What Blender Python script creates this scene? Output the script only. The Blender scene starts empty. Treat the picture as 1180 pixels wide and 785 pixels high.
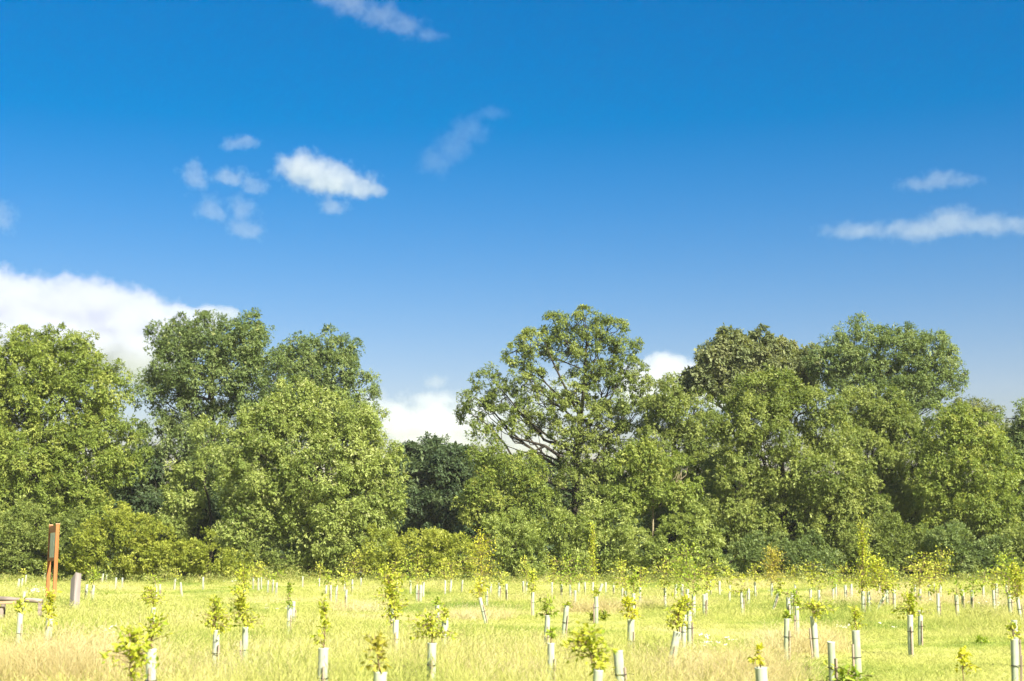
import bpy, bmesh, math, random
import numpy as np
from mathutils import Vector, Matrix

random.seed(11)
RNG = np.random.default_rng(11)
S = bpy.context.scene
C = S.collection
R = math.radians
HAZE = .00010  # density of the added shadow-lifting haze

# ------------------------------------------------------------------ camera
F = 1639.0                      # focal length in photo pixels (50 mm on 36 mm, 1180 px wide)
CAMH = 1.75
PITCH = R(8.78)
cam = bpy.data.cameras.new('camera')
cam.lens = 50; cam.sensor_width = 36; cam.clip_end = 30000; cam.clip_start = .1
cam.dof.use_dof = True; cam.dof.focus_distance = 75.0; cam.dof.aperture_fstop = 2.8
co = bpy.data.objects.new('camera', cam); C.objects.link(co)
co.location = (0, 0, CAMH); co.rotation_euler = (R(90) + PITCH, 0, 0)
S.camera = co

# ------------------------------------------------------------------ sky, sun, exposure
SUN_EL, SUN_AZ = R(41), R(144)   # azimuth clockwise from the viewing direction: right of and behind the camera
w = bpy.data.worlds.new('World'); S.world = w; w.use_nodes = True
nt = w.node_tree; nt.nodes.clear()
wo = nt.nodes.new('ShaderNodeOutputWorld'); bg = nt.nodes.new('ShaderNodeBackground')
sk = nt.nodes.new('ShaderNodeTexSky'); sk.sky_type = 'NISHITA'; sk.sun_disc = False
sk.sun_elevation = SUN_EL; sk.sun_rotation = SUN_AZ
sk.altitude = 0; sk.air_density = 1.35; sk.dust_density = 1.0; sk.ozone_density = 2.0
hs = nt.nodes.new('ShaderNodeHueSaturation'); hs.inputs['Saturation'].default_value = 1.82
nt.links.new(sk.outputs[0], hs.inputs['Color']); 
wb = nt.nodes.new('ShaderNodeMixRGB'); wb.blend_type = 'MULTIPLY'; wb.inputs[0].default_value = 1; wb.inputs[2].default_value = (.90, .71, .87, 1)   # cool white balance
nt.links.new(hs.outputs[0], wb.inputs[1]); nt.links.new(wb.outputs[0], bg.inputs[0])
bg.inputs[1].default_value = 0.05
nt.links.new(bg.outputs[0], wo.inputs[0])
sun = bpy.data.lights.new('sun', 'SUN'); sun.energy = 5.0; sun.angle = R(0.5); sun.color = (1, .95, .87)
so = bpy.data.objects.new('sun', sun); C.objects.link(so)
sd = Vector((math.sin(SUN_AZ) * math.cos(SUN_EL), math.cos(SUN_AZ) * math.cos(SUN_EL), math.sin(SUN_EL)))
so.rotation_euler = sd.to_track_quat('Z', 'Y').to_euler(); so.location = sd * 200
S.view_settings.view_transform = 'Standard'; S.view_settings.look = 'None'
S.view_settings.gamma = 1; S.view_settings.use_curve_mapping = False
S.view_settings.exposure = 1.65
S.cycles.use_denoising = True
S.cycles.volume_bounces = 6; S.cycles.max_bounces = 12; S.cycles.transparent_max_bounces = 8
S.cycles.volume_step_rate = 1.0; S.cycles.volume_max_steps = 256
S.cycles.diffuse_bounces = 4

# ------------------------------------------------------------------ helpers
def ray(px, py):
    u = (px - 590) / F; v = (392.5 - py) / F
    y = math.cos(PITCH) - math.sin(PITCH) * v
    z = math.sin(PITCH) + math.cos(PITCH) * v
    return u / y, z / y
def at(px, py, D):
    u, z = ray(px, py)
    return np.array((u * D, D, CAMH + z * D))
def gz(x, y):
    return (0.05 * np.sin(x * .31 + 1.3) * np.sin(y * .23 + .4) + 0.03 * np.sin(x * .83 + y * .57))
def link(o): C.objects.link(o); return o
def tag(o, label=None, cat=None, group=None, kind=None):
    for k, v in (('label', label), ('category', cat), ('group', group), ('kind', kind)):
        if v: o[k] = v
    return o
def empty(name, loc, label=None, cat=None, group=None):
    o = bpy.data.objects.new(name, None); link(o); o.location = loc
    o.empty_display_size = .2
    return tag(o, label, cat, group)
def np_mesh(name, V, faces_by_n, tint=None, mats=(), smooth=False, midx=None):
    """V (n,3); faces_by_n: list of (k-gon index arrays)."""
    me = bpy.data.meshes.new(name)
    V = np.asarray(V, dtype=np.float32)
    me.vertices.add(len(V)); me.vertices.foreach_set('co', V.ravel())
    fl = [np.asarray(f, dtype=np.int32) for f in faces_by_n if len(f)]
    loops = np.concatenate([f.ravel() for f in fl])
    tot = np.concatenate([np.full(len(f), f.shape[1], dtype=np.int32) for f in fl])
    start = np.concatenate([[0], np.cumsum(tot)[:-1]]).astype(np.int32)
    me.loops.add(len(loops)); me.loops.foreach_set('vertex_index', loops)
    me.polygons.add(len(tot)); me.polygons.foreach_set('loop_start', start)
    me.polygons.foreach_set('use_smooth', np.full(len(tot), smooth))
    if tint is not None:
        a = me.attributes.new('tint', 'FLOAT', 'FACE'); a.data.foreach_set('value', np.asarray(tint, dtype=np.float32))
    for m in mats: me.materials.append(m)
    if midx is not None: me.polygons.foreach_set('material_index', np.asarray(midx, dtype=np.int32))
    me.update(); me.validate()
    return me
def obj(name, me, parent=None):
    o = bpy.data.objects.new(name, me); link(o)
    if parent: o.parent = parent
    return o
def unit(v): return v / np.maximum(np.linalg.norm(v, axis=-1, keepdims=True), 1e-9)
def rdir(n, rng): return unit(rng.normal(size=(n, 3)))

class Tubes:
    def __init__(s): s.V = []; s.F = []; s.n = 0
    def add(s, pts, rad, sides=6, cap=True):
        pts = np.asarray(pts, float); rad = np.asarray(rad, float)
        t = unit(np.gradient(pts, axis=0))
        ref = np.array((1., 0.13, 0.07)) if abs(t[0][0]) < .8 else np.array((0.1, 1., 0.05))
        a = unit(np.cross(t, ref)); b = np.cross(t, a)
        ang = np.linspace(0, 2 * np.pi, sides, endpoint=False)
        ring = pts[:, None] + rad[:, None, None] * (np.cos(ang)[None, :, None] * a[:, None] + np.sin(ang)[None, :, None] * b[:, None])
        m = len(pts); V = ring.reshape(-1, 3)
        i = np.arange(m - 1)[:, None] * sides; j = np.arange(sides)[None]; k = (j + 1) % sides
        f = np.stack([i + j, i + k, i + sides + k, i + sides + j], -1).reshape(-1, 4)
        s.V.append(V); s.F.append(f + s.n); s.n += len(V)
    def mesh(s, name, mat, smooth=True):
        return np_mesh(name, np.concatenate(s.V), [np.concatenate(s.F)], mats=[mat], smooth=smooth)

def curve(p0, p1, bend, n=6, rng=RNG, wob=.0):
    p0 = np.asarray(p0, float); p1 = np.asarray(p1, float)
    t = np.linspace(0, 1, n)[:, None]
    q = p0 * (1 - t) + p1 * t + np.asarray(bend) * (4 * t * (1 - t))
    if wob:
        q[1:-1] += rng.normal(size=(n - 2, 3)) * wob
    return q

def leaf_geo(P, A, Lr, Wr, N, detailed=False):
    """diamond leaves (or folded six-point leaves) from base P along A; N is the preferred normal"""
    side = unit(np.cross(A, N)); nrm = np.cross(side, A)
    L = Lr[:, None]; W = Wr[:, None]; n = len(P)
    if not detailed:
        V = np.stack([P, P + A * L * .5 + side * W * .5, P + A * L - nrm * L * .08, P + A * L * .5 - side * W * .5], 1).reshape(-1, 3)
        return V, np.arange(n * 4).reshape(n, 4)
    # six points, folded along the midrib, tip drooping
    mid1 = P + A * L * .35; mid2 = P + A * L * .72
    up = nrm * W * .16
    V = np.stack([P, mid1 + side * W * .5 + up, mid2 + side * W * .38 + up - nrm * L * .05, P + A * L - nrm * L * .14,
                  mid2 - side * W * .38 + up - nrm * L * .05, mid1 - side * W * .5 + up], 1).reshape(-1, 3)
    b = np.arange(n)[:, None] * 6
    f = np.concatenate([b + np.array([[0, 1, 2, 3]]), b + np.array([[0, 3, 4, 5]])], 1).reshape(-1, 4)
    return V, f

# ------------------------------------------------------------------ materials
def newmat(name):
    m = bpy.data.materials.new(name); m.use_nodes = True
    t = m.node_tree; t.nodes.clear()
    out = t.nodes.new('ShaderNodeOutputMaterial')
    return m, t, out
def ramp(t, stops):
    r = t.nodes.new('ShaderNodeValToRGB')
    while len(r.color_ramp.elements) < len(stops): r.color_ramp.elements.new(.5)
    for e, (p, c) in zip(r.color_ramp.elements, stops): e.position = p; e.color = (*c, 1)
    return r
def leaf_mat(name, dark, mid, light, trans=.4, seed=None, rough=.5, spec=.25):
    """leaf blades: colour by the leaf's own tint; part of the light passes through"""
    m, t, out = newmat(name)
    a = t.nodes.new('ShaderNodeAttribute'); a.attribute_name = 'tint'
    st = [(0, dark), (.5, mid), (.85, light)]
    if seed: st += [(.93, light), (1., seed)]
    r = ramp(t, st)
    t.links.new(a.outputs['Fac'], r.inputs[0])
    p = t.nodes.new('ShaderNodeBsdfPrincipled'); p.inputs['Roughness'].default_value = rough
    p.inputs['Specular IOR Level'].default_value = spec
    t.links.new(r.outputs[0], p.inputs['Base Color'])
    tr = t.nodes.new('ShaderNodeBsdfTranslucent')
    g = t.nodes.new('ShaderNodeMixRGB'); g.blend_type = 'MULTIPLY'; g.inputs[0].default_value = 1; g.inputs[2].default_value = (1.25, 1.2, .5, 1)
    t.links.new(r.outputs[0], g.inputs[1]); t.links.new(g.outputs[0], tr.inputs[0])
    mx = t.nodes.new('ShaderNodeMixShader'); mx.inputs[0].default_value = trans
    t.links.new(p.outputs[0], mx.inputs[1]); t.links.new(tr.outputs[0], mx.inputs[2]); t.links.new(mx.outputs[0], out.inputs[0])
    return m
def rough_mat(name, c1, c2, scale=8, rough=.8, stretch=(1, 1, 1), bump=.3, detail=6, trans=0):
    m, t, out = newmat(name)
    tc = t.nodes.new('ShaderNodeTexCoord'); mp = t.nodes.new('ShaderNodeMapping'); mp.inputs['Scale'].default_value = stretch
    nz = t.nodes.new('ShaderNodeTexNoise'); nz.inputs['Scale'].default_value = scale; nz.inputs['Detail'].default_value = detail
    t.links.new(tc.outputs['Object'], mp.inputs[0]); t.links.new(mp.outputs[0], nz.inputs['Vector'])
    r = ramp(t, [(.3, c1), (.7, c2)]); t.links.new(nz.outputs[0], r.inputs[0])
    p = t.nodes.new('ShaderNodeBsdfPrincipled'); p.inputs['Roughness'].default_value = rough; p.inputs['Specular IOR Level'].default_value = .2
    t.links.new(r.outputs[0], p.inputs['Base Color'])
    if bump:
        b = t.nodes.new('ShaderNodeBump'); b.inputs['Strength'].default_value = bump; b.inputs['Distance'].default_value = .02
        t.links.new(nz.outputs[0], b.inputs['Height']); t.links.new(b.outputs[0], p.inputs['Normal'])
    if trans:
        tr = t.nodes.new('ShaderNodeBsdfTranslucent'); t.links.new(r.outputs[0], tr.inputs[0])
        mx = t.nodes.new('ShaderNodeMixShader'); mx.inputs[0].default_value = trans
        t.links.new(p.outputs[0], mx.inputs[1]); t.links.new(tr.outputs[0], mx.inputs[2]); t.links.new(mx.outputs[0], out.inputs[0])
    else: t.links.new(p.outputs[0], out.inputs[0])
    return m

M = {}
M['bark'] = rough_mat('bark', (.018, .015, .009), (.052, .043, .028), 5, .9, (1, 1, .25), .5)
M['pale_bark'] = rough_mat('pale_bark', (.16, .13, .07), (.30, .25, .15), 5, .9, (1, 1, .25), .3)
SEED = (.34, .36, .13)
M['ash'] = leaf_mat('ash_leaves', (0.111, 0.157, 0.029), (0.208, 0.259, 0.053), (0.311, 0.354, 0.092), seed=SEED)
M['ash_dark'] = leaf_mat('dark_ash_leaves', (0.090, 0.136, 0.037), (0.164, 0.225, 0.063), (0.252, 0.307, 0.105), seed=SEED)
M['ash_yellow'] = leaf_mat('yellow_green_leaves', (0.118, 0.166, 0.025), (0.218, 0.280, 0.048), (0.336, 0.374, 0.082), seed=(.30, .30, .06))
M['ash_pale'] = leaf_mat('pale_ash_leaves', (0.149, 0.204, 0.040), (0.268, 0.327, 0.073), (0.386, 0.437, 0.132), seed=(.42, .44, .20))
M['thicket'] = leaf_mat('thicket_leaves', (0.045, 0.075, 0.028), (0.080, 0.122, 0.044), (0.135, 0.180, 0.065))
M['grey_leaf'] = leaf_mat('grey_green_leaves', (0.119, 0.150, 0.053), (0.193, 0.225, 0.086), (0.282, 0.300, 0.132))
M['hedge'] = leaf_mat('hedge_leaves', (0.149, 0.190, 0.021), (0.282, 0.320, 0.040), (0.416, 0.437, 0.079))
M['hedge_dull'] = leaf_mat('dull_hedge_leaves', (0.111, 0.150, 0.027), (0.193, 0.245, 0.053), (0.297, 0.341, 0.092))
M['sap'] = leaf_mat('sapling_leaves', (.24, .32, .025), (.42, .46, .04), (.58, .56, .08), trans=.35)
M['sap_far'] = leaf_mat('distant_sapling_leaves', (.25, .31, .035), (.41, .44, .055), (.57, .55, .09), trans=.35)
M['sap_green'] = leaf_mat('green_sapling_leaves', (.16, .25, .022), (.29, .38, .035), (.44, .48, .06), trans=.35)
M['sap_yellow'] = leaf_mat('yellow_sapling_leaves', (.32, .36, .02), (.52, .52, .035), (.64, .60, .07), trans=.35)
M['sap_brown'] = leaf_mat('bronze_sapling_leaves', (.28, .27, .04), (.42, .39, .06), (.52, .46, .08), trans=.35)
M['twig'] = rough_mat('twig', (.14, .09, .05), (.26, .18, .10), 20, .8, bump=0)
M['tube'] = rough_mat('guard_plastic', (.42, .50, .33), (.52, .58, .42), 3, .45, (1, 1, .4), 0, trans=.25)
def tube_mat():
    m, t, out = newmat('guard_plastic')
    tc = t.nodes.new('ShaderNodeTexCoord'); sx = t.nodes.new('ShaderNodeSeparateXYZ'); oi = t.nodes.new('ShaderNodeObjectInfo')
    nz = t.nodes.new('ShaderNodeTexNoise'); nz.inputs['Scale'].default_value = 9; nz.inputs['Detail'].default_value = 6; nz.noise_dimensions = '4D'
    t.links.new(tc.outputs['Object'], nz.inputs['Vector']); t.links.new(tc.outputs['Object'], sx.inputs[0])
    wv = t.nodes.new('ShaderNodeMath'); wv.operation = 'MULTIPLY'; wv.inputs[1].default_value = 40; t.links.new(oi.outputs['Random'], wv.inputs[0]); t.links.new(wv.outputs[0], nz.inputs['W'])
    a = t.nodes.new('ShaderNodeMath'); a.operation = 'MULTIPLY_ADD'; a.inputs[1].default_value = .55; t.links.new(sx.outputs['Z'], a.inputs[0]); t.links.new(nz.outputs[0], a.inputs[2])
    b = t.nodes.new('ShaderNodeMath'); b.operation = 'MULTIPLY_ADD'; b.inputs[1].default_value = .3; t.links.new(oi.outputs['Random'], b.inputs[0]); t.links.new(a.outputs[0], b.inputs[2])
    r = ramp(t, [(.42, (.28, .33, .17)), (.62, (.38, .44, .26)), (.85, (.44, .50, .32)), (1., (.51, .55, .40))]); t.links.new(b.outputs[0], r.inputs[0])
    p = t.nodes.new('ShaderNodeBsdfPrincipled'); p.inputs['Roughness'].default_value = .5; t.links.new(r.outputs[0], p.inputs['Base Color'])
    tr = t.nodes.new('ShaderNodeBsdfTranslucent'); t.links.new(r.outputs[0], tr.inputs[0])
    mx = t.nodes.new('ShaderNodeMixShader'); mx.inputs[0].default_value = .25
    t.links.new(p.outputs[0], mx.inputs[1]); t.links.new(tr.outputs[0], mx.inputs[2]); t.links.new(mx.outputs[0], out.inputs[0])
    return m
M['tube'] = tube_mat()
M['stake'] = rough_mat('stake_wood', (.20, .15, .10), (.42, .34, .25), 14, .85, (1, 1, .12), .2)
M['tie'] = rough_mat('tie_plastic', (.02, .02, .02), (.05, .04, .035), 20, .5, bump=0)
M['timber'] = rough_mat('orange_timber', (.27, .09, .025), (.38, .15, .045), 9, .6, (1, 1, .08), .15)
M['cap'] = rough_mat('post_end_grain', (.36, .20, .09), (.50, .32, .18), 20, .7, bump=0)
M['slab'] = rough_mat('weathered_oak', (.18, .155, .135), (.30, .265, .235), 7, .85, (1, 1, .15), .5)
M['log'] = rough_mat('weathered_log', (.10, .08, .06), (.34, .28, .22), 9, .9, (.15, 1, 1), .6)
M['plank'] = rough_mat('bench_plank', (.30, .19, .10), (.48, .32, .19), 9, .8, (.1, 1, 1), .3)

# ------------------------------------------------------------------ ground
def ground_mat():
    m, t, out = newmat('field_ground')
    g = t.nodes.new('ShaderNodeNewGeometry')
    n1 = t.nodes.new('ShaderNodeTexNoise'); n1.inputs['Scale'].default_value = .22; n1.inputs['Detail'].default_value = 8
    n2 = t.nodes.new('ShaderNodeTexNoise'); n2.inputs['Scale'].default_value = 9; n2.inputs['Detail'].default_value = 6
    t.links.new(g.outputs['Position'], n1.inputs['Vector']); t.links.new(g.outputs['Position'], n2.inputs['Vector'])
    mx = t.nodes.new('ShaderNodeMath'); mx.operation = 'ADD'
    h = t.nodes.new('ShaderNodeMath'); h.operation = 'MULTIPLY'; h.inputs[1].default_value = .5
    h2 = t.nodes.new('ShaderNodeMath'); h2.operation = 'MULTIPLY'; h2.inputs[1].default_value = .5
    t.links.new(n1.outputs[0], h.inputs[0]); t.links.new(n2.outputs[0], h2.inputs[0])
    t.links.new(h.outputs[0], mx.inputs[0]); t.links.new(h2.outputs[0], mx.inputs[1])
    r = ramp(t, [(.34, (.20, .25, .045)), (.5, (.30, .33, .08)), (.66, (.42, .37, .17))])
    t.links.new(mx.outputs[0], r.inputs[0])
    p = t.nodes.new('ShaderNodeBsdfPrincipled'); p.inputs['Roughness'].default_value = .95
    p.inputs['Specular IOR Level'].default_value = .1
    t.links.new(r.outputs[0], p.inputs['Base Color']); t.links.new(p.outputs[0], out.inputs[0])
    return m
xs = np.concatenate([[-6000, -1500, -400, -150], np.arange(-90, 91, 1.5), [150, 400, 1500, 6000]])
ys = np.concatenate([[-3000, -300, -60], np.arange(-10, 152, 1.5), [220, 500, 1500, 9000]])
X, Y = np.meshgrid(xs, ys)
Z = gz(X, Y) * np.clip((160 - np.abs(X)) / 60, 0, 1) * np.clip((220 - np.abs(Y)) / 60, 0, 1)
nx = len(xs); ny = len(ys)
i = np.arange(ny - 1)[:, None] * nx + np.arange(nx - 1)[None]
GF = np.stack([i, i + 1, i + nx + 1, i + nx], -1).reshape(-1, 4)
g = obj('ground', np_mesh('ground', np.stack([X, Y, Z], -1).reshape(-1, 3), [GF], mats=[ground_mat()], smooth=True))
tag(g, 'sunlit rough meadow ground', 'ground', kind='structure')

# thin haze volume added to lift the dark tones of the tree line
bm = bmesh.new(); bmesh.ops.create_cube(bm, size=1)
bmesh.ops.transform(bm, matrix=Matrix.Translation((0, 3000, 16)) @ Matrix.Diagonal((12400, 12400, 36, 1)), verts=bm.verts[:])
hme = bpy.data.meshes.new('haze'); bm.to_mesh(hme); bm.free()
hm, ht, hout = newmat('shadow_lift_haze'); hv = ht.nodes.new('ShaderNodeVolumePrincipled')
hv.inputs['Color'].default_value = (.95, .97, 1, 1); hv.inputs['Density'].default_value = HAZE; hv.inputs['Anisotropy'].default_value = 0
ht.links.new(hv.outputs[0], hout.inputs['Volume']); hme.materials.append(hm)
tag(obj('haze', hme), 'thin pale haze added to lift the shadows of the trees', 'haze', kind='stuff')

# ------------------------------------------------------------------ trees
def crown_leaves(lobes, rng, density=1.3, leaf=.165, clump=.82, per=288, seed_frac=.0, gap=.2, droop=.6, keep_inside=.08, flat=1.0):
    """lobes: list of (centre(3), radii(3)). Returns leaf arrays and the clump centres."""
    cen = []; outd = []; rad = []; lid = []
    LC = np.array([l[0] for l in lobes]); LR = np.array([l[1] for l in lobes])
    for li, (c, r) in enumerate(zip(LC, LR)):
        area = 4 * np.pi * ((r[0] * r[1]) ** 1.6 / 3 + (r[0] * r[2]) ** 1.6 / 3 + (r[1] * r[2]) ** 1.6 / 3) ** (1 / 1.6)
        n = max(6, int(area * density * .62 / clump ** 2))
        d = rdir(n, rng)
        lump = 1 + .13 * np.sin(d[:, 0] * 5 + li * 2.1) * np.sin(d[:, 2] * 6 + li) + .1 * np.sin(d[:, 1] * 7 + d[:, 2] * 4 + li * 1.7)
        k = (rng.random(n) ** .45 * .45 + .58) * lump * np.where(rng.random(n) < .2, rng.uniform(1.02, 1.26, n), 1)
        p = c + d * r * k[:, None]
        q = np.min(np.linalg.norm((p[:, None] - LC[None]) / LR[None], axis=2) + np.eye(len(LC))[li][None] * 9, axis=1) if len(LC) > 1 else np.full(n, 9.)
        ok = (q > .72) | (rng.random(n) < keep_inside)
        ok &= rng.random(n) > gap
        ok &= (d[:, 1] < .35) | (rng.random(n) < .6)
        cen.append(p[ok]); outd.append(unit(d[ok] / r)); rad.append(clump * np.where(k[ok] > 1.06, .6, 1) * rng.uniform(.5, 1.4, ok.sum())); lid.append(np.full(ok.sum(), li))
    cen = np.concatenate(cen); outd = np.concatenate(outd); rad = np.concatenate(rad); lid = np.concatenate(lid)
    n = len(cen)
    ltint = rng.normal(0, .10, len(LC))
    ctint = np.clip(rng.normal(.44, .19, n) + ltint[lid], .02, .88)
    ntuft = max(4, per // 8)
    # tufts inside every clump, on its outer/upper dome
    td = unit(rng.normal(size=(n, ntuft, 3)) + outd[:, None] * .7 + np.array((0, 0, .45)))
    tr = rad[:, None, None] * (rng.random((n, ntuft, 1)) ** .33)
    tp = cen[:, None] + td * tr * np.array((1, 1, flat))
    tt = ctint[:, None] + rng.normal(0, .10, (n, ntuft))
    isseed = (rng.random((n, ntuft)) < seed_frac * .75) & (td[..., 2] > .1)
    tp = tp.reshape(-1, 3); td = td.reshape(-1, 3); tt = tt.reshape(-1); isseed = isseed.reshape(-1)
    m = len(tp); kk = 8
    A = unit(td[:, None] * .75 + rng.normal(size=(m, kk, 3)) * .62 + np.array((0, 0, -droop)))
    P = np.repeat(tp[:, None], kk, 1) + rng.normal(size=(m, kk, 3)) * leaf * .28
    N = unit(np.array((0, 0, .6)) + td[:, None] * 1.0 + rng.normal(size=(m, kk, 3)) * .42)
    T = np.clip(tt[:, None] + rng.normal(0, .04, (m, kk)), 0, .9)
    T = np.where(isseed[:, None], rng.uniform(.95, 1., (m, kk)), T)
    L = leaf * rng.lognormal(-.05, .33, m * kk)
    Wd = L * rng.uniform(.34, .52, m * kk)
    return P.reshape(-1, 3), A.reshape(-1, 3), L, Wd, N.reshape(-1, 3), T.reshape(-1), cen, lid

def lobes_px(spec, D, base):
    out = []
    for s in spec:
        px, py, rx = s[0], s[1], s[2]
        ry = s[3] if len(s) > 3 and s[3] else rx
        dd = s[4] if len(s) > 4 else 0
        k = (D + dd) / F
        c = at(px, py, D + dd)
        out.append((c - base, np.array((rx * k, (rx + ry) * .5 * k * .9, ry * k))))
    return out

def bough_lobes(lobes, rng, n, D):
    # every big lobe carries smaller boughs that bulge out of it unevenly
    out = []; own = []
    for i, (c, r) in enumerate(lobes):
        if r[0] < 22 * D / F:
            out.append((c, r)); own.append(i); continue
        out.append((c, r * .72)); own.append(i)
        for _ in range(n):
            d = rdir(1, rng)[0]; d[1] = -abs(d[1]) if rng.random() < .8 else d[1]
            q = r.mean() * rng.uniform(.26, .52)
            out.append((c + d * r * rng.uniform(.6, .98), np.array((q * rng.uniform(.85, 1.15), q, q * rng.uniform(.8, 1.25))))); own.append(i)
    return out, np.array(own)

def tree(name, label, basepx, D, spec, mat, seed, cat='tree', trunk_r=.35, bark='bark', top=None, group=None,
         bare=.25, trunkpath=None, limb_r=.16, twigs=True, limb_lo=.22, boughs=7, trunkname='trunk', crownname='crown', **kw):
    rng = np.random.default_rng(seed)
    x = (basepx - 590) / F * D / math.cos(PITCH) * 1.0
    x = at(basepx, 660, D)[0]
    base = np.array((x, D, float(gz(x, D)) - .05))
    root = empty(name, base, label, cat, group)
    lobes = lobes_px(spec, D, base)
    skel = lobes
    if boughs: lobes, own = bough_lobes(lobes, rng, boughs, D)
    P, A, L, Wd, N, T, cen, lid = crown_leaves(lobes, rng, **kw)
    ok = P[:, 2] > .05
    P, A, L, Wd, N, T = P[ok], A[ok], L[ok], Wd[ok], N[ok], T[ok]
    V, f = leaf_geo(P, A, L, Wd, N)
    tb = Tubes()
    LC = np.array([l[0] for l in skel]); LR = np.array([l[1] for l in skel]); lid = own[lid] if boughs else lid
    zt = (LC[:, 2] + LR[:, 2] * .3).max() if top is None else top
    if trunkpath is not None:
        tp = np.array([at(a, b, D + (c[0] if c else 0)) - base for a, b, *c in trunkpath])
        tp[0][2] = -.1
        # resample
        s = np.linspace(0, len(tp) - 1, 14); i0 = np.clip(s.astype(int), 0, len(tp) - 2); fr = (s - i0)[:, None]
        tp = tp[i0] * (1 - fr) + tp[i0 + 1] * fr
    else:
        cx = np.average(LC[:, 0], weights=LR[:, 0]); cy = np.average(LC[:, 1], weights=LR[:, 0])
        tp = curve((0, 0, -.1), (cx * .8, cy * .8, zt), (0, 0, 0), 10, rng, wob=.12)
    tr = trunk_r * np.linspace(1, .15, len(tp)); tr[0] *= 1.35
    tb.add(tp, tr, 10)
    for li in range(len(LC)):
        c = LC[li]
        # start on the trunk lower than the lobe
        h = np.clip(c[2] - np.hypot(c[0], c[1]) * .75 - LR[li][2] * .4, tp[:, 2].max() * limb_lo, tp[:, 2].max() * .92)
        k = np.argmin(abs(tp[:, 2] - h)); p0 = tp[k]
        e = c + LR[li] * np.array((0, 0, .35))
        lp = curve(p0, e, (0, 0, -.08 * np.linalg.norm(e - p0)), 7, rng, wob=.07 * np.linalg.norm(e - p0) ** .6)
        r0 = min(tr[k] * .6, limb_r * (1 + .05 * np.linalg.norm(e - p0)))
        tb.add(lp, np.linspace(r0, r0 * .25, 7), 7)
        if twigs:
            ids = np.where(lid == li)[0]
            ids = ids[rng.random(len(ids)) < bare]
            for q in ids[:60]:
                s = lp[rng.integers(2, 7)]
                d = np.linalg.norm(cen[q] - s)
                tb.add(curve(s, cen[q], (0, 0, -.1 * d), 5, rng, wob=.05 * d), np.linspace(.055, .015, 5), 4)
    obj(trunkname, tb.mesh(trunkname, M[bark]), root)
    obj(crownname, np_mesh(crownname, V, [f], tint=T, mats=[M[mat]]), root)
    return root

TG = 'tall trees along the field edge'
tree('ash_tree', 'broad yellow-green tree at the left edge behind the notice board', 60, 120,
     [(-25, 470, 55, 50), (20, 440, 48), (62, 420, 38, 36), (105, 450, 42), (120, 500, 40, 44), (70, 480, 60), (20, 520, 60), (100, 545, 52), (45, 570, 60, 40, -1),
      (-40, 560, 50), (30, 405, 26), (90, 412, 24), (128, 440, 18), (140, 530, 22), (35, 392, 12), (70, 394, 14)],
     'ash_yellow', 1, trunk_r=.42, seed_frac=.05, group=TG)
tree('ash_tree', 'tall dark green tree with spiky top standing left of the round pale tree', 240, 133,
     [(205, 400, 26, 30), (240, 395, 32, 28), (283, 395, 34, 28), (195, 450, 30, 36), (240, 450, 45, 45), (290, 440, 40), (215, 510, 42, 40), (250, 540, 40), (180, 500, 20), (285, 500, 40),
      (208, 376, 10), (236, 374, 11), (262, 382, 12), (290, 374, 10), (303, 385, 10), (188, 425, 14)],
     'ash_dark', 2, trunk_r=.45, seed_frac=.05, group=TG, gap=.24)
tree('ash_tree', 'green tree whose rounded top shows above the round pale tree', 375, 137,
     [(345, 425, 32, 28), (385, 425, 36, 30), (412, 450, 22, 26), (360, 470, 45), (395, 480, 34), (380, 398, 16), (345, 400, 12), (400, 405, 12)],
     'ash_dark', 3, trunk_r=.4, seed_frac=.05, group=TG)
tree('ash_tree', 'broad rounded pale green tree with bright seed clusters beside the dark gap', 350, 116,
     [(345, 490, 45, 36), (300, 505, 36, 34), (395, 505, 42, 38), (420, 545, 36, 40), (425, 590, 30, 34), (370, 560, 60, 55), (310, 560, 50, 50), (280, 545, 26), (300, 605, 45, 38), (365, 615, 52, 38), (410, 620, 32, 30),
      (360, 466, 18), (318, 474, 16), (440, 525, 16), (446, 570, 14), (448, 600, 12)],
     'ash_pale', 4, trunk_r=.4, seed_frac=.17, group=TG)
tree('ash_tree', 'slender pale tree squeezed between the yellow-green tree and round pale tree', 245, 122,
     [(243, 508, 18, 20), (232, 535, 14), (255, 530, 16), (218, 560, 22, 26), (205, 590, 24, 22)],
     'ash_pale', 5, trunk_r=.2, seed_frac=.12, group=TG)
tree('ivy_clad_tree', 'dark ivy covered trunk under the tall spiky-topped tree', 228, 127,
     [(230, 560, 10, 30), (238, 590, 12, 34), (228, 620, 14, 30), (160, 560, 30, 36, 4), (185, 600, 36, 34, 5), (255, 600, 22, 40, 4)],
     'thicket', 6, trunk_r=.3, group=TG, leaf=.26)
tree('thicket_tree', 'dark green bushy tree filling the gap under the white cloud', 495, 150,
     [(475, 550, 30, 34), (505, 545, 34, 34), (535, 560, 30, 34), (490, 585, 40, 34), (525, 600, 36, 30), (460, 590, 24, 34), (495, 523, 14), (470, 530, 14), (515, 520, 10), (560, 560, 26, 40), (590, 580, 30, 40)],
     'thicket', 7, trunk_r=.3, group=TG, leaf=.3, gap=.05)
tree('willow_tree', 'pale yellowish young tree left of the tall open-crowned tree', 575, 124,
     [(562, 520, 16, 20), (555, 555, 22, 22), (590, 545, 24, 22), (605, 570, 22, 24), (565, 590, 30, 24), (600, 605, 26, 24), (545, 585, 16), (556, 500, 8, 10), (612, 540, 12)],
     'ash_yellow', 8, trunk_r=.18, seed_frac=.12, group=TG, gap=.2)
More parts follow.
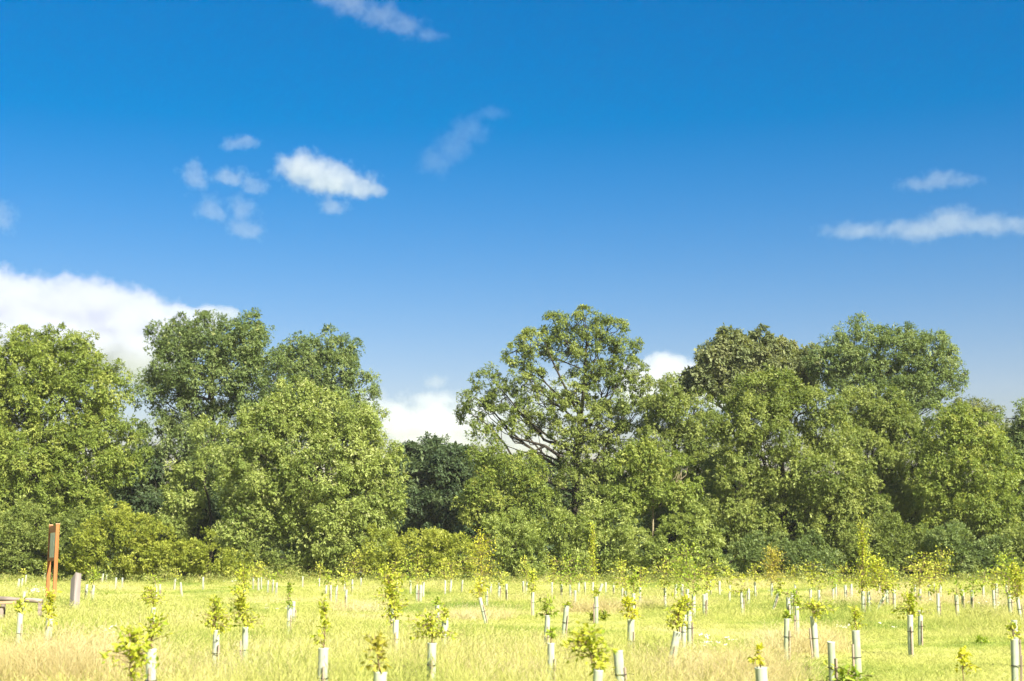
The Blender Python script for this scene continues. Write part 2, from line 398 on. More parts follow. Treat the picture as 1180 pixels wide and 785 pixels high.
tall = tree('ash_tree', 'tallest open-crowned tree with bare dark limbs showing against the sky', 660, 130,
     [(672, 372, 22, 16), (640, 378, 16, 14), (702, 380, 18, 14), (722, 400, 13, 14), (612, 396, 20, 14), (595, 408, 14, 12), (650, 405, 22, 18), (690, 410, 22, 20), (724, 425, 16, 14),
      (565, 440, 18, 14), (548, 462, 20, 12), (540, 478, 14, 8), (583, 462, 22, 14), (610, 440, 22, 16), (625, 470, 26, 16), (660, 450, 22, 22), (700, 450, 28, 20), (742, 452, 22, 14), (735, 480, 30, 20), (690, 490, 34, 24), (592, 494, 26, 10), (652, 500, 18, 18),
      (690, 530, 40, 26), (670, 570, 44, 34), (720, 560, 40, 34), (650, 610, 34, 26)],
     'ash', 9, trunk_r=.45, limb_r=.11, seed_frac=.04, group=TG, gap=.22, clump=.66, flat=.8, bare=.35, per=264, boughs=0,
     trunkpath=[(662, 665), (663, 600), (664, 540), (668, 490), (674, 440), (676, 390)], keep_inside=.5, density=.95)
# the long bare limb on the left of the tall tree
tb = Tubes(); b0 = np.array(tall.location)
tb.add(np.array([at(664, 545, 130), at(648, 528, 129.4), at(628, 514, 129), at(610, 509, 129), at(588, 503, 129)]) - b0, [.17, .155, .135, .10, .05], 8)
tb.add(np.array([at(628, 514, 129), at(612, 522, 129), at(600, 520, 129)]) - b0, [.12, .07, .03], 6)
tb.add(np.array([at(668, 500, 130), at(690, 478, 129.5), at(706, 455, 129), at(718, 425, 129)]) - b0, [.13, .11, .08, .035], 8)
tb.add(np.array([at(668, 480, 130), at(648, 440, 129), at(636, 415, 129), at(628, 395, 129)]) - b0, [.13, .10, .07, .03], 8)
obj('limb', tb.mesh('limb', M['bark']), tall)
tree('ash_tree', 'mid green leaning crown tree right of the tall open-crowned tree', 770, 128,
     [(765, 470, 30, 22), (795, 485, 30, 26), (775, 520, 40, 34), (815, 520, 28, 34), (800, 560, 36, 36), (745, 530, 30), (760, 580, 40, 36), (820, 575, 22, 30), (778, 452, 12), (810, 470, 12)],
     'ash', 10, trunk_r=.35, seed_frac=.08, group=TG)
tree('young_ash_tree', 'young tree with one straight thin pale trunk and yellowish crown', 752, 114,
     [(735, 535, 22, 18), (760, 540, 22, 18), (785, 550, 20, 16), (712, 555, 18, 14), (745, 560, 30, 16), (775, 572, 22, 14), (725, 580, 18, 12), (800, 565, 12, 12)],
     'ash_yellow', 11, trunk_r=.12, bark='pale_bark', seed_frac=.05, group=TG, gap=.25, trunkpath=[(752, 664), (752.5, 600), (753, 535)], density=.8, limb_lo=.62, limb_r=.06)
tree('ash_tree', 'wispy grey-green tree behind, touching the small white cloud', 850, 146,
     [(830, 410, 30, 20), (860, 405, 34, 18), (895, 415, 34, 22), (920, 425, 26, 24), (800, 440, 24, 12), (845, 440, 40, 26), (890, 450, 40, 30), (785, 452, 10, 6)],
     'grey_leaf', 12, trunk_r=.4, group=TG, gap=.3, leaf=.3)
tree('ash_tree', 'massive dark green front tree with drooping crown right of the pole trunk', 900, 119,
     [(880, 470, 42, 28), (920, 475, 36, 28), (845, 490, 30, 30), (955, 500, 30, 34), (870, 530, 50, 45), (920, 545, 50, 45), (965, 550, 36, 40), (845, 570, 32, 45), (905, 600, 50, 40), (955, 605, 48, 36), (995, 580, 22, 30), (860, 625, 36, 26),
      (860, 452, 16), (905, 452, 16), (938, 462, 14)],
     'ash', 13, trunk_r=.45, seed_frac=.07, group=TG)
tree('ash_tree', 'tall twin-domed tree rising highest on the right side', 1010, 140,
     [(970, 405, 28, 24), (1000, 400, 30, 26), (1035, 405, 28, 24), (1065, 410, 28, 26), (1080, 440, 24, 20), (985, 440, 40, 30), (1050, 450, 36, 30), (1012, 460, 36, 30), (992, 380, 16, 12), (1055, 388, 14, 12), (1085, 418, 14, 14), (950, 420, 18)],
     'ash_dark', 14, trunk_r=.5, seed_frac=.06, group=TG, gap=.22)
tree('ash_tree', 'mid green tree wedged between the massive front tree and right yellow-green tree', 1020, 126,
     [(985, 475, 28, 26), (1020, 490, 34, 30), (1050, 510, 30, 34), (1005, 530, 40, 40), (1040, 560, 36, 40), (1010, 585, 36, 34), (1055, 600, 26, 30), (990, 505, 24)],
     'ash', 15, trunk_r=.4, seed_frac=.07, group=TG)
tree('ash_tree', 'rounded yellow-green tree near the right edge', 1110, 118,
     [(1090, 505, 34, 26), (1125, 510, 32, 28), (1085, 545, 34, 36), (1130, 550, 40, 38), (1150, 590, 26, 36), (1105, 590, 44, 34), (1080, 610, 28, 24), (1140, 615, 34, 24), (1105, 485, 14), (1140, 495, 14)],
     'ash_yellow', 16, trunk_r=.4, seed_frac=.10, group=TG)
tree('ash_tree', 'dull dark tree low behind the right yellow-green tree', 1125, 145,
     [(1105, 475, 20, 16), (1130, 480, 22, 16), (1150, 490, 18), (1120, 510, 34, 26), (1155, 530, 30, 40)],
     'grey_leaf', 17, trunk_r=.3, group=TG, gap=.2)
tree('ash_tree', 'dark tree cut off by the right edge of the picture', 1185, 128,
     [(1172, 485, 16, 16), (1195, 490, 26, 26), (1180, 520, 24, 30), (1190, 560, 30, 40), (1185, 610, 28, 36), (1215, 530, 40, 50)],
     'ash_dark', 18, trunk_r=.35, group=TG)

# ------------------------------------------------------------------ shrubs of the hedge
def shrub(label, basepx, D, spec, mat, seed, **kw):
    kw.setdefault('leaf', .145); kw.setdefault('clump', .5); kw.setdefault('per', 128)
    return tree('shrub', label, basepx, D, spec, mat, seed, cat='shrub', trunk_r=.07, limb_r=.05, group='shrubs at the foot of the trees',
                trunkname='stem', crownname='foliage', bare=.06, droop=.05, boughs=4, **kw)
shrub('leafy bright shrub behind the orange notice board posts', 35, 113, [(10, 615, 30, 26), (45, 610, 30, 26), (75, 620, 26, 30), (30, 645, 40, 20), (-20, 620, 36, 36), (80, 650, 30, 18)], 'hedge_dull', 31)
shrub('bright yellow-green mounded shrub right of the notice board', 140, 111, [(120, 615, 26, 22), (150, 608, 26, 20), (180, 622, 26, 22), (115, 640, 30, 22), (165, 645, 36, 22), (205, 640, 24, 18), (135, 595, 12)], 'hedge', 32)
shrub('low yellowish shrub ending the left hedge below ivy trunk', 230, 110, [(222, 640, 18, 16), (245, 645, 18, 16), (270, 650, 18, 14), (238, 625, 8, 10)], 'hedge', 33)
shrub('dark low shrub under the broad rounded pale tree', 330, 115, [(285, 645, 26, 20), (325, 648, 30, 18), (365, 645, 28, 20), (400, 650, 22, 16)], 'hedge_dull', 34)
shrub('olive green shrub in front of the dark bushy gap tree', 450, 112, [(440, 635, 20, 20), (465, 640, 22, 20), (435, 655, 24, 14), (485, 632, 18, 18)], 'hedge', 35)
shrub('olive shrub directly below the dark bushy gap tree', 510, 111, [(505, 635, 20, 20), (530, 640, 20, 20), (515, 655, 30, 14)], 'hedge', 36)
shrub('pale leafy shrub below the pale yellowish young tree', 590, 112, [(575, 625, 24, 24), (605, 630, 26, 26), (565, 650, 24, 18), (610, 652, 30, 16), (590, 605, 14)], 'ash_pale', 37)
shrub('tall green shrub at the foot of the tallest open-crowned tree', 665, 113, [(650, 615, 26, 26), (680, 605, 24, 26), (700, 630, 28, 26), (655, 645, 34, 20), (710, 600, 18, 20)], 'ash_pale', 38)
shrub('feathery pale shrub right of the straight pale trunk', 795, 112, [(775, 620, 18, 24), (795, 605, 18, 22), (810, 625, 18, 24), (755, 640, 26, 20), (800, 648, 30, 16), (730, 630, 16, 20), (822, 640, 14, 16)], 'ash_pale', 39)
shrub('dark shrub beneath the massive dark green front tree', 890, 114, [(850, 645, 26, 18), (885, 640, 30, 22), (920, 645, 30, 20), (955, 648, 28, 18), (870, 628, 12, 14), (935, 630, 10, 12)], 'ash_dark', 40)
shrub('grey-green shrub between massive front tree and right yellow-green tree', 1020, 114, [(1000, 630, 26, 24), (1030, 620, 28, 26), (1055, 640, 28, 22), (1010, 650, 34, 16)], 'hedge_dull', 41)
shrub('dark leafy shrub under the right yellow-green tree', 1110, 113, [(1085, 635, 24, 24), (1110, 645, 26, 20), (1140, 640, 26, 22), (1100, 622, 14, 16)], 'ash_dark', 42)
shrub('dark shrub in the bottom right end of the hedge', 1180, 113, [(1165, 635, 22, 24), (1190, 630, 26, 30), (1175, 650, 26, 16)], 'hedge_dull', 43)
# dark woodland undergrowth further in
def undergrowth():
    rng = np.random.default_rng(77)
    lob = []
    for px in range(-90, 1290, 22):
        for D0, t0 in ((129, 618), (156, 562), (163, 545)):
            D = D0 + rng.uniform(-5, 5); k = D / F
            top = t0 + rng.uniform(-14, 18); c = at(px + rng.uniform(-6, 6), (top + 662) / 2, D)
            lob.append((c, np.array((19 * k, 1.8, (664 - top) * k * .52))))
    P, A, L, Wd, N, T, _, _ = crown_leaves(lob, rng, leaf=.36, clump=.9, per=72, gap=0, keep_inside=.6)
    ok = P[:, 2] > 0
    V, f = leaf_geo(P[ok], A[ok], L[ok], Wd[ok], N[ok])
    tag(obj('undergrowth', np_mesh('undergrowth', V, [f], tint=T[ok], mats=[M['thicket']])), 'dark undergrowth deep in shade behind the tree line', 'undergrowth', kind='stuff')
undergrowth()

def herbage():
    rng = np.random.default_rng(21); Vs = []; Fs = []; Ts = []; n = 0
    for q in range(900):
        x = rng.uniform(-50, 50); y = rng.uniform(103, 112)
        h = rng.uniform(.3, .8) * (1 + .9 * max(0, math.sin(x * .7 + 2 * math.sin(x * .23))) * (y > 107)); r = h * rng.uniform(.35, .7)
        m = int(36 * h / .5)
        d = rdir(m, rng); P = np.array((x, y, float(gz(x, y)))) + np.abs(d * (1, 1, 0)) * 0 + d * np.array((r, r, 0)) * rng.random((m, 1)) ** .5 + np.array((0, 0, 1.)) * (rng.random((m, 1)) * h)
        A = unit(d * (1, 1, .3) + (0, 0, .5) + rng.normal(size=(m, 3)) * .4); N = unit(np.array((0, 0, 1.)) + d * .6 + rng.normal(size=(m, 3)) * .4)
        L = rng.uniform(.1, .24, m); V, f = leaf_geo(P, A, L, L * rng.uniform(.25, .5, m), N)
        Vs.append(V); Fs.append(f + n); n += len(V); Ts.append(np.clip(rng.normal(rng.uniform(.3, .7), .12, m), 0, .9))
    tag(obj('rough_herbage', np_mesh('rough_herbage', np.concatenate(Vs), [np.concatenate(Fs)], tint=np.concatenate(Ts), mats=[M['herb']])),
        'rank nettles and tall weeds along the foot of the hedge', 'weeds', kind='stuff')
M['herb'] = leaf_mat('herbage_leaves', (.10, .14, .03), (.24, .28, .06), (.42, .40, .13))
herbage()

# ------------------------------------------------------------------ grass (stuff)
def blade_tuft(name, rng, nb, h, spread, wid, lean, seedhead=0, mat=None):
    V = []; F_ = []; T = []; n = 0
    for b in range(nb):
        a = rng.uniform(0, 2 * np.pi); r = spread * rng.random() ** .5
        p = np.array((r * math.cos(a), r * math.sin(a), 0)); hh = h * rng.uniform(.55, 1.15)
        d = rdir(1, rng)[0] * (1, 1, 0) * lean * rng.uniform(.3, 1.2) * hh
        sd_ = unit(np.array((-math.sin(a * 3.1), math.cos(a * 3.1), 0))) * wid * rng.uniform(.7, 1.2)
        pts = [p, p + d * .25 + (0, 0, hh * .45), p + d * .6 + (0, 0, hh * .8), p + d * 1.1 + (0, 0, hh * rng.uniform(.85, 1.02))]
        tn = rng.random()
        ws = (1, .8, .55, .08)
        if seedhead and rng.random() < seedhead:
            ws = (.35, .3, .3, .3)
            q = pts[-1]; e = unit(pts[-1] - pts[-2])
            for sft in (np.array((1., 0, 0)), np.array((0, 1., 0))):
                m = [q, q + e * .05 + sft * wid * 1.3, q + e * .13, q + e * .05 - sft * wid * 1.3]
                V += m; F_.append([n, n + 1, n + 2, n + 3]); T.append(.92); n += 4
        for k in range(4):
            V += [pts[k] - sd_ * ws[k], pts[k] + sd_ * ws[k]]
        for k in range(3):
            F_.append([n + 2 * k, n + 2 * k + 1, n + 2 * k + 3, n + 2 * k + 2]); T.append(tn)
        n += 8
    me = np_mesh(name, np.array(V), [np.array(F_)], tint=T, mats=[mat])
    return bpy.data.objects.new(name, me)

def grass_mat(name, cols, patch):
    m, t, out = newmat(name)
    at_ = t.nodes.new('ShaderNodeAttribute'); at_.attribute_name = 'tint'
    g = t.nodes.new('ShaderNodeNewGeometry')
    nz = t.nodes.new('ShaderNodeTexNoise'); nz.inputs['Scale'].default_value = patch; nz.inputs['Detail'].default_value = 5
    mp = t.nodes.new('ShaderNodeMapping'); mp.inputs['Scale'].default_value = (1, 1, .05)
    t.links.new(g.outputs['Position'], mp.inputs[0]); t.links.new(mp.outputs[0], nz.inputs['Vector'])
    oi = t.nodes.new('ShaderNodeObjectInfo')
    s1 = t.nodes.new('ShaderNodeMath'); s1.operation = 'MULTIPLY_ADD'; s1.inputs[1].default_value = 2.0; s1.inputs[2].default_value = -.72
    t.links.new(nz.outputs[0], s1.inputs[0])
    s2 = t.nodes.new('ShaderNodeMath'); s2.operation = 'MULTIPLY_ADD'; s2.inputs[1].default_value = .22
    t.links.new(at_.outputs['Fac'], s2.inputs[0]); t.links.new(s1.outputs[0], s2.inputs[2])
    s3 = t.nodes.new('ShaderNodeMath'); s3.operation = 'MULTIPLY_ADD'; s3.inputs[1].default_value = .22
    t.links.new(oi.outputs['Random'], s3.inputs[0]); t.links.new(s2.outputs[0], s3.inputs[2])
    r = ramp(t, cols); t.links.new(s3.outputs[0], r.inputs[0])
    d = t.nodes.new('ShaderNodeBsdfDiffuse'); tr = t.nodes.new('ShaderNodeBsdfTranslucent')
    t.links.new(r.outputs[0], d.inputs[0]); t.links.new(r.outputs[0], tr.inputs[0])
    mx = t.nodes.new('ShaderNodeMixShader'); mx.inputs[0].default_value = .45
    t.links.new(d.outputs[0], mx.inputs[1]); t.links.new(tr.outputs[0], mx.inputs[2]); t.links.new(mx.outputs[0], out.inputs[0])
    return m
GM = grass_mat('meadow_grass', [(.1, (.20, .30, .05)), (.4, (.44, .47, .115)), (.62, (.56, .55, .17)), (.85, (.63, .57, .26))], .16)
GD = grass_mat('dry_grass', [(.0, (.54, .45, .18)), (.5, (.64, .55, .26)), (1., (.70, .63, .37))], .5)

def scatter(name, pts, yaw, scl, pick, kinds, label, cat):
    """one object of stuff: grass tufts set on points by geometry nodes"""
    col = bpy.data.collections.new(name + '_kinds')
    for k in kinds: col.objects.link(k)
    me = bpy.data.meshes.new(name); me.vertices.add(len(pts)); me.vertices.foreach_set('co', np.asarray(pts, np.float32).ravel())
    for nm, ty, dat in (('yaw', 'FLOAT', yaw), ('pick', 'INT', pick)):
        a = me.attributes.new(nm, ty, 'POINT'); a.data.foreach_set('value', dat)
    a = me.attributes.new('scl', 'FLOAT_VECTOR', 'POINT'); a.data.foreach_set('vector', np.asarray(scl, np.float32).ravel())
    o = obj(name, me); tag(o, label, cat, kind='stuff')
    ng = bpy.data.node_groups.new(name, 'GeometryNodeTree')
    ng.interface.new_socket('Geometry', in_out='INPUT', socket_type='NodeSocketGeometry')
    ng.interface.new_socket('Geometry', in_out='OUTPUT', socket_type='NodeSocketGeometry')
    N = ng.nodes; Lk = ng.links
    gi = N.new('NodeGroupInput'); go = N.new('NodeGroupOutput')
    ip = N.new('GeometryNodeInstanceOnPoints'); ci = N.new('GeometryNodeCollectionInfo')
    ci.inputs[0].default_value = col; ci.inputs['Separate Children'].default_value = True; ci.inputs['Reset Children'].default_value = True
    def named(nm, ty):
        q = N.new('GeometryNodeInputNamedAttribute'); q.data_type = ty; q.inputs[0].default_value = nm
        return q.outputs['Attribute']
    cx = N.new('ShaderNodeCombineXYZ'); Lk.new(named('yaw', 'FLOAT'), cx.inputs[2])
    Lk.new(gi.outputs[0], ip.inputs['Points']); Lk.new(ci.outputs[0], ip.inputs['Instance'])
    ip.inputs['Pick Instance'].default_value = True
    Lk.new(named('pick', 'INT'), ip.inputs['Instance Index'])
    Lk.new(cx.outputs[0], ip.inputs['Rotation']); Lk.new(named('scl', 'FLOAT_VECTOR'), ip.inputs['Scale'])
    Lk.new(ip.outputs[0], go.inputs[0])
    md = o.modifiers.new('scatter', 'NODES'); md.node_group = ng
    return o

def strip(d0, d1, dens, rng, wide=.44):
    n = int(dens * wide * 2 * (d1 ** 2 - d0 ** 2) / 2 + dens * 6 * (d1 - d0))
    D = np.sqrt(rng.uniform(d0 ** 2, d1 ** 2, n)); x = rng.uniform(-1, 1, n) * (D * wide + 3)
    return x, D
def pnoise(x, y, s, seed):
    r = np.random.default_rng(seed); v = 0
    for k in range(6):
        a = r.uniform(0, 6.28); f = s * r.uniform(.6, 1.9); v = v + np.sin((x * math.cos(a) + y * math.sin(a) * .8) * f + r.uniform(0, 6.28))
    return v / 3.0
def grass_field():
    rng = np.random.default_rng(5)
    kinds = []
    for k in range(5): kinds.append(blade_tuft('grass_tuft_%d' % k, rng, 16, .30, .12, .0045, .5, 0, GM))
    for k in range(4): kinds.append(blade_tuft('grass_tuft_%d' % (k + 5), rng, 9, .52, .10, .0035, .45, .55, GM))
    P = []; SC = []; PK = []
    for d0, d1, dens, wsc in ((13, 26, 95, 1.0), (26, 42, 60, 1.25), (42, 70, 30, 1.8), (70, 116, 13, 2.6)):
        x, y = strip(d0, d1, dens, rng)
        nzv = pnoise(x, y, .35, 3) + .4 * pnoise(x, y, 1.6, 8)
        # faint mown track crossing the field, where the grass is short
        trk = np.exp(-((y - (40.5 + x * .03)) / 1.0) ** 2)
        hs_ = np.clip(.5 + .30 * nzv, .22, 1.2) * (1 - .6 * trk) * rng.uniform(.75, 1.25, len(x))
        # longer rank grass towards the camera and along the hedge
        hs_ *= 1 + .25 * np.clip((25 - y) / 8, 0, 1) + .5 * np.clip((y - 104) / 8, 0, 1)
        tall = rng.random(len(x)) < np.clip(.2 + .2 * nzv, .05, .6) * (1 - .8 * trk)
        pk = np.where(tall, rng.integers(5, 9, len(x)), rng.integers(0, 5, len(x)))
        P.append(np.stack([x, y, gz(x, y) - .01], -1)); SC.append(np.stack([wsc * np.ones_like(x), wsc * np.ones_like(x), hs_], -1)); PK.append(pk)
    P = np.concatenate(P); SC = np.concatenate(SC); PK = np.concatenate(PK)
    scatter('meadow_grass', P, rng.uniform(0, 6.28, len(P)), SC, PK, kinds, 'yellow-green sunlit meadow grass covering the field', 'grass')
    # straw clumps
    dk = [blade_tuft('dry_tuft_%d' % k, rng, 16, .68, .16, .0030, .95, .35, GD) for k in range(4)]
    pp = []; sc = []
    for px, py, n, r, s in ((75, 790, 260, 1.0, 1.0), (105, 800, 200, .9, 1.0), (40, 800, 160, .9, .9), (555, 795, 200, 1.2, .7), (640, 790, 120, 1.2, .6), (820, 790, 200, 1.2, .8), (850, 800, 160, 1., .8), (300, 800, 120, 1.2, .7),
                            (200, 790, 80, 1., .6), (600, 765, 110, 1.2, .6), (540, 712, 80, 1.4, .6), (690, 705, 90, 1.2, .8), (410, 706, 60, 1., .7), (925, 752, 130, 1.0, .7), (1010, 702, 120, 1.6, .7), (1070, 697, 160, 2.2, .7), (1165, 702, 60, 1.6, .8), (995, 690, 120, 2., .7), (430, 765, 60, 1., .6), (770, 700, 60, 1.4, .6), (330, 760, 80, 1., .6)):
        u, z = ray(px, py); D = -CAMH / z; x0 = u * D
        a = rng.uniform(0, 6.28, n); q = r * rng.random(n) ** .5
        x = x0 + np.cos(a) * q; y = D + np.sin(a) * q * 1.4
        pp.append(np.stack([x, y, gz(x, y)], -1)); k = s * rng.uniform(.7, 1.2, n); wq = max(1, D / 26); sc.append(np.stack([k * 0 + wq, k * 0 + wq, k], -1))
    pp = np.concatenate(pp); sc = np.concatenate(sc)
    scatter('dry_grass', pp, rng.uniform(0, 6.28, len(pp)), sc, rng.integers(0, 4, len(pp)), dk, 'pale straw coloured dead grass in tangled clumps', 'dry grass')
grass_field()

# ------------------------------------------------------------------ tree guards and saplings
def box_bm(bm, c, s, rot=None):
    r = bmesh.ops.create_cube(bm, size=1)
    mt = Matrix.Translation(c) @ (rot.to_4x4() if rot else Matrix()) @ Matrix.Diagonal((*s, 1))
    bmesh.ops.transform(bm, matrix=mt, verts=r['verts'])
    return r['verts']
def bm_mesh(name, bm, mat, bevel=0, smooth=False):
    if bevel: bmesh.ops.bevel(bm, geom=bm.edges[:], offset=bevel, segments=2, affect='EDGES')
    me = bpy.data.meshes.new(name); bm.to_mesh(me); bm.free(); me.materials.append(mat)
    if smooth:
        for p in me.polygons: p.use_smooth = True
    return me
def tube_mesh(name, r, h, seed):
    rng = np.random.default_rng(seed); n = 20
    prof = [(r * 1.0, -.08), (r * .99, h * .4), (r * 1.0, h - .03), (r * 1.05, h - .012), (r * 1.08, h), (r * 1.03, h - .002), (r * .96, h - .03), (r * .95, h * .4), (r * .95, -.08)]
    a = np.linspace(0, 2 * np.pi, n, endpoint=False)
    V = []
    for q, z in prof:
        sq = 1 + .03 * np.cos(2 * a + z * 2 + seed) * (1 if z > .1 else 0)
        V.append(np.stack([q * sq * np.cos(a) + .006 * math.sin(z * 7 + seed), q * sq * np.sin(a), np.full(n, z)], -1))
    V = np.concatenate(V); m = len(prof)
    i = np.arange(m - 1)[:, None] * n; j = np.arange(n)[None]; k = (j + 1) % n
    f = np.stack([i + j, i + k, i + n + k, i + n + j], -1).reshape(-1, 4)
    return np_mesh(name, V, [f], mats=[M['tube']], smooth=True)
TUBE = [tube_mesh('tube', .05, .75, 0), tube_mesh('tube', .058, .75, 1), tube_mesh('tube', .046, .75, 2)]
def stake_mesh():
    bm = bmesh.new(); box_bm(bm, (0, 0, .19), (.028, .028, .72)); return bm_mesh('stake', bm, M['stake'], .003)
STAKE = stake_mesh()
def tie_mesh(r):
    t = Tubes(); a = np.linspace(0, 2 * np.pi, 25)
    # loop round tube and stake, with a free tail
    rr = r + .004 + .03 * np.clip(np.cos(a), 0, 1) ** 6
    t.add(np.stack([rr * np.cos(a), rr * np.sin(a), 0 * a], -1), np.full(25, .006), 5)
    t.add(np.array([(r + .03, .0, 0), (r + .07, .012, .004), (r + .12, .016, -.006)]), [.004, .0035, .003], 5)
    return t.mesh('tie', M['tie'])
TIE = [tie_mesh(.05), tie_mesh(.058), tie_mesh(.046)]

def guard_place(px, ytop, h=.75):
    u, z = ray(px, ytop); D = (h - CAMH) / z
    return u * D, D

def guard(px, ytop, lean, label, stake_ang=None, kind=None, bare_h=.75, rng=random):
    x, D = guard_place(px, ytop)
    k = D / F
    z0 = float(gz(x, D))
    lx = lean * k                   # metres of sideways lean at the top
    ang = math.asin(max(-.9, min(.9, lx / .75)))
    root = empty('tree_guard', (x - lx, D, z0), label, 'tree guard', 'tree guards dotted over the field')
    root.rotation_euler = (R(rng.uniform(-3, 3)), ang, 0)
    v = rng.randrange(3) if kind is None else kind
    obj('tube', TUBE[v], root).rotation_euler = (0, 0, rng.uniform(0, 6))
    r = (.05, .058, .046)[v]
    a = stake_ang if stake_ang is not None else R(rng.choice([-50, -60, -45, -75, -85, -120, 205, -30]))
    st = obj('stake', STAKE, root); st.location = ((r + .02) * math.cos(a), (r + .02) * math.sin(a), 0); st.rotation_euler = (0, R(rng.uniform(-2, 2)), a)
    if D < 62:
        t = obj('tie', TIE[v], root); t.location = (0, 0, rng.uniform(.36, .48)); t.rotation_euler = (0, 0, a)
    return root, (x, D, z0)

def sapling(label, basepos, top_in, box, D, mat, seed, n_leaf, leaf, detailed, spire=False):
    """basepos: root on the ground; top_in: where the stem leaves the tube; box: crown (x0,x1,y0,y1) in photo pixels"""
    rng = np.random.default_rng(seed)
    k = D / F
    base = np.array(basepos)
    root = empty('sapling', base, label, 'sapling', 'saplings in the tree guards')
    x0, x1, y0, y1 = box
    cx = (x0 + x1) / 2
    tip = at(cx, y0, D) - base; ex = at(top_in[0], top_in[1], D) - base
    low = at(cx, y1, D) - base
    hw = (x1 - x0) * k / 2; H = max(tip[2] - ex[2], .08)
    tb = Tubes()
    main = np.concatenate([curve((0, 0, 0), ex, (0, 0, 0), 3, rng), curve(ex, tip, (rng.uniform(-.1, .1) * hw, 0, 0), 6, rng, wob=.03 * H)[1:]])
    tb.add(main, np.linspace(.011, .003, len(main)), 5)
    nb = max(5, int(n_leaf / 7)); twig_pts = []
    for b in range(nb):
        f = rng.random() ** (1.1 if not spire else .9)
        s = ex + (tip - ex) * f * .85
        r = hw * ((1.45 - .6 * f) if not spire else ((1.1 if f < .45 else .42) * (.45 + .55 * abs(math.sin(f * 9))))) * rng.uniform(.3, 1.2)
        a = rng.uniform(0, 2 * np.pi)
        e = s + np.array((math.cos(a) * r, math.sin(a) * r * .9, H * rng.uniform(-.06, .2)))
        # keep the branch end inside the crown seen in the photograph
        q = curve(s, e, (0, 0, .08 * r), 5, rng, wob=.02 * r)
        tb.add(q, np.linspace(.005, .002, 5), 4); twig_pts.append(q)
    obj('stem', tb.mesh('stem', M['twig']), root)
    tw = np.array(twig_pts)                                  # nb,5,3
    per = max(4, n_leaf // nb)
    n = nb * per
    bi = np.repeat(np.arange(nb), per); fr = rng.uniform(.15, 1, n) * 3.99
    i0 = fr.astype(int); fq = (fr - i0)[:, None]
    P = tw[bi, i0] * (1 - fq) + tw[bi, i0 + 1] * fq
    # leaves also along the upper main stem
    nm = max(4, n // 14); f = rng.uniform(.05, 1, nm)[:, None]
    P = np.concatenate([P, ex + (tip - ex) * f]); n = len(P); bi = np.concatenate([bi, rng.integers(0, nb, nm)])
    P = P + rng.normal(size=(n, 3)) * np.array((hw, hw, H * .6)) * .12
    outw = unit(P - (ex + (tip - ex) * .3) + 1e-4)
    A = unit(outw * .6 + rng.normal(size=(n, 3)) * .7 + np.array((0, 0, -.1)))
    N = unit(np.array((0, 0, 1.)) + rng.normal(size=(n, 3)) * .6)
    L = leaf * rng.uniform(.6, 1.25, n); Wd = L * rng.uniform(.45, .62, n)
    V, fc = leaf_geo(P, A, L, Wd, N, detailed)
    bt = np.clip(rng.normal(.45, .2, nb), 0, 1)
    T = np.clip(bt[bi] + rng.normal(0, .14, n), 0, 1)
    if detailed: T = np.repeat(T, 2)
    obj('leaves', np_mesh('leaves', V, [fc], tint=T, mats=[M[mat]]), root)
    return root

